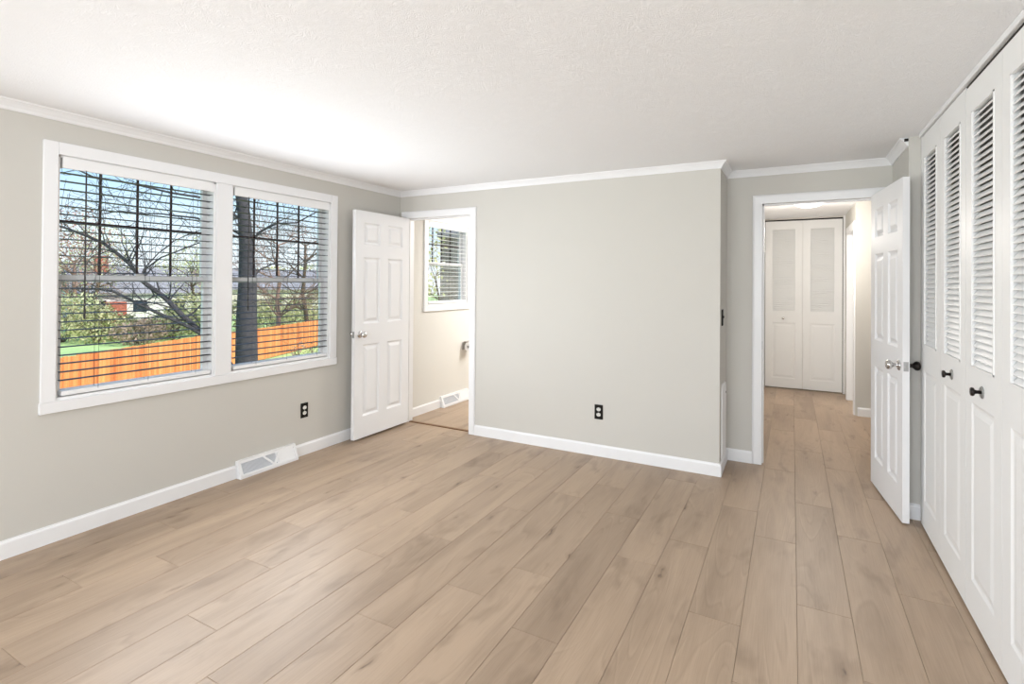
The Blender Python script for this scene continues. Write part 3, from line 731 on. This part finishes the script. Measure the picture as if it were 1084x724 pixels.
limb([(250, 200), (225, 190), (190, 180), (150, 178), (110, 165)], .04, .014, 0, .3)
limb([(260, 262), (275, 246), (292, 238), (312, 238), (335, 226)], .045, .016, 0, .6)
limb([(255, 212), (272, 205), (290, 200), (315, 206), (345, 204)], .04, .016, 0, -.5)
limb([(261, 300), (276, 285), (296, 276), (320, 280), (350, 270)], .034, .012, 0, -.6)
limb([(252, 215), (246, 232), (232, 250), (222, 270)], .02, .008, 0, -.5, tw=2)
obj('branches', bm, 'bark', big)

def bare_tree(label, px, dist, height, r0, m='bark2', group=None, seed=1, depth=3, budm=None, nb=5, lean=.1, cw=.38, sp=1.0):
    random.seed(seed)
    r_ = sight(px, HY); d = Vector((r_.x, r_.y, 0)).normalized(); loc = d*dist
    t_ = thing('bare_tree', label, 'tree', (loc.x, loc.y, GZ), 0, group)
    bm = bmesh.new(); pts = [Vector((0, 0, -.1))]; rad = [r0*1.25]
    for k in range(6):
        pts.append(pts[-1]+Vector((random.gauss(0, lean), random.gauss(0, lean), height*.6/6))); rad.append(r0*(1-.1*k))
    sweep(bm, pts, rad, 9); obj('trunk', bm, m, t_, True)
    bm = bmesh.new()
    for k in range(2, 7):
        for q in range(3):
            a = random.uniform(0, 2*PI)
            twigs(bm, pts[k], Vector((math.cos(a), math.sin(a), random.uniform(.25, 1.0))).normalized(), r0*.42*(1-.06*k), height*sp*random.uniform(.28, .5), depth, n=nb)
    obj('branches', bm, m, t_)
    if budm:
        bm = bmesh.new(); leaf_cloud(bm, Vector((0, 0, height*.72)), (height*cw, height*cw, height*.36), int(1500*cw/.38), height*.011, .1)
        o_ = obj('buds', bm, budm, t_); o_['kind'] = 'stuff'
    return t_
bare_tree('bare brown tree just beyond the fence, in the second window', 296, 30, 9.5, .13, 'twig', seed=11, sp=.8)
bare_tree('bare spreading tree at the right side of the second window', 329, 35, 10, .14, 'bark2', seed=5, nb=4, sp=.75)
bare_tree('bare tree with pinkish buds far off at the left edge of the first window', 76, 46, 8.2, .16, 'twig', seed=21, depth=2, budm='leaff')
bare_tree('green budding tree beside the far white house', 99, 52, 8.0, .16, 'bark2', seed=31, depth=2, budm='leafb')
bare_tree('pale green budding tree behind the dark limbs at the right of the first window', 205, 46, 6.6, .16, 'bark2', seed=41, depth=2, budm='leafb')
bare_tree('pale yellow budding tree outside the bathroom window', 447, 15, 6.6, .05, 'bark2', seed=51, depth=2, budm='leafe', nb=4, cw=.12, sp=.4)

def bush(label, px, dist, w, h_, m, n=1100, seed=1, group=None, size=.10, name='garden_bush'):
    random.seed(seed)
    r_ = sight(px, HY); d = Vector((r_.x, r_.y, 0)).normalized(); loc = d*dist
    t_ = thing(name, label, 'bush', (loc.x, loc.y, GZ), 0, group)
    bm = bmesh.new(); leaf_cloud(bm, Vector((0, 0, h_*.5)), (w/2, w/2, h_*.52), n, size); obj('foliage', bm, m, t_)
    bm = bmesh.new()
    for k in range(9):
        a = 2*PI*k/9; twigs(bm, Vector((0, 0, -.05)), Vector((math.cos(a)*.6, math.sin(a)*.6, 1)).normalized(), .03, h_*.95, 2, n=3)
    obj('stems', bm, 'bark2', t_)
    return t_
bl = [(66, 41, 4.6, 2.7, 'leafa'), (88, 42, 4.4, 2.9, 'leafb'), (104, 40, 4.0, 2.2, 'leafa'), (124, 39, 4.2, 1.7, 'leafc'), (148, 38, 4.0, 1.4, 'leafd'), (168, 38.5, 3.6, 1.5, 'leafd'),
      (184, 40, 4.2, 2.0, 'leafc'), (201, 41, 4.2, 2.8, 'leafa'), (220, 42, 4.4, 2.8, 'leafb'), (262, 42, 5, 2.6, 'leafc'), (284, 40, 4.4, 2.5, 'leafa'), (300, 42, 4.8, 2.9, 'leafb'), (318, 39, 4.2, 2.4, 'leafa'), (336, 42, 4.6, 3.0, 'leafc')]
desc = {'leafa': 'olive green', 'leafb': 'light spring green', 'leafc': 'dark green', 'leafd': 'brown leafless'}
for k, (px, di, w, h_, m) in enumerate(bl):
    win = 'first' if px < 235 else 'second'
    bush(f'{desc[m]} shrub in the hedge row beyond the fence, {win} window', px, di+(1.2 if k % 2 else -1.2), w*.74, h_, m, seed=100+k, group=f'{desc[m]} hedge shrubs, {win} window')
bush('brown leafless shrub in front of the fence at the right of the second window', 322, 23, 1.5, 1.25, 'leafd', n=160, seed=150, size=.05)
random.seed(77)
for k, (px, di, w, h_, m, lab) in enumerate([(80, 75, 9, 5.2, 'leafb', 'large pale green tree crown on the far skyline, left of the white house'), (178, 70, 8, 4.6, 'leafa', 'olive tree crown on the far skyline right of the white house'),
                         (215, 66, 9, 5.0, 'leafb', 'pale tree crown on the far skyline by the mullion between the windows'), (290, 70, 10, 4.8, 'leafa', 'olive tree crown on the far skyline behind the second window trees'), (330, 72, 9, 5.2, 'leafb', 'pale tree crown on the far skyline at the right of the second window')]):
    bush(lab, px, di*1.5, w*1.25, h_*1.35, m, n=900, seed=200+k, size=.28, name='far_tree')

# ---- houses
def house(label, px, dist, w, dpt, hw_, hr, yaw, mw, mr, chim=None, door=None):
    r_ = sight(px, HY); d = Vector((r_.x, r_.y, 0)).normalized(); loc = d*dist
    t_ = thing('house', label, 'house', (loc.x, loc.y, GZ), math.atan2(d.y, d.x)-PI/2+yaw)     # front (local -y) towards the room
    bm = bmesh.new(); box(bm, -w/2, w/2, -dpt/2, dpt/2, 0, hw_)
    for s in (-1, 1):      # gables
        bm.faces.new([bm.verts.new(p) for p in ((s*w/2, -dpt/2, hw_), (s*w/2, dpt/2, hw_), (s*w/2, 0, hw_+hr))])
    obj('wall', bm, mw, t_)
    bm = bmesh.new(); e_ = .35
    for s in (-1, 1):
        q = [(-w/2-e_, s*(dpt/2+e_), hw_-hr*e_/(dpt/2)), (w/2+e_, s*(dpt/2+e_), hw_-hr*e_/(dpt/2)), (w/2+e_, 0, hw_+hr), (-w/2-e_, 0, hw_+hr)]
        A = [bm.verts.new(p) for p in q]; B = [bm.verts.new((p[0], p[1], p[2]+.12)) for p in q]
        bm.faces.new(A); bm.faces.new(B)
        for k in range(4): bm.faces.new((A[k], A[(k+1) % 4], B[(k+1) % 4], B[k]))
    obj('roof', bm, mr, t_)
    n_ = max(2, int(w/2.6))
    for k in range(n_):
        x = -w/2 + w*(k+.5)/n_
        f_ = boxes('window', [(x-.6, x+.6, -dpt/2-.05, -dpt/2+.02, .9, 2.1)], 'housewall', t_); boxes('pane', [(x-.5, x+.5, -dpt/2-.06, -dpt/2-.04, 1.0, 2.0)], 'winglass', f_)
    if chim: bm = bmesh.new(); box(bm, chim-.45, chim+.45, -.9, -.1, 0, hw_+hr+.9); box(bm, chim-.52, chim+.52, -.97, -.03, hw_+hr+.9, hw_+hr+1.05); obj('chimney', bm, 'brick', t_)
    if door: boxes('garage_wing', [(door-.7, door+.7, -dpt/2-.9, -dpt/2, 0, 1.9)], 'brick', t_)
    return t_
house('white house with grey roof and brick chimney beyond the hedge, first window', 138, 58, 8.5, 7, 2.7, 2.0, .2, 'housewall', 'roof', chim=-2.2, door=-1.8)
house('cream house with brown roof on the skyline, right part of first window', 205, 78, 13, 8, 2.8, 2.2, -.2, 'housewall2', 'roof2')
house('pale house behind the bare trees in the second window', 305, 66, 12, 8, 2.9, 2.0, .1, 'housewall2', 'roof')
# grey neighbour house close by, seen through the bathroom window
r_ = sight(466, HY); d = Vector((r_.x, r_.y, 0)).normalized(); loc = d*19
nb = thing('neighbour_house', 'grey shingled neighbour house wall filling the bathroom window', 'house', (loc.x, loc.y, GZ), .42)
bm = bmesh.new(); box(bm, 0, 9, 0, 8, 0, 5.35); obj('wall', bm, 'siding', nb)
bm = bmesh.new(); box(bm, -.05, 9.4, -.35, 8.3, 5.30, 5.48); obj('eave', bm, 'roof', nb)
bm = bmesh.new()
for a in [(( -.05, -.35, 5.48), (9.4, -.35, 5.48), (9.4, 4, 7.6), (-.05, 4, 7.6)), ((-.05, 8.3, 5.48), (9.4, 8.3, 5.48), (9.4, 4, 7.6), (-.05, 4, 7.6)),
          ((-.05, -.35, 5.48), (-.05, 8.3, 5.48), (-.05, 4, 7.6)), ((9.4, -.35, 5.48), (9.4, 8.3, 5.48), (9.4, 4, 7.6))]:
    bm.faces.new([bm.verts.new(p) for p in a])
obj('roof', bm, 'roof', nb)
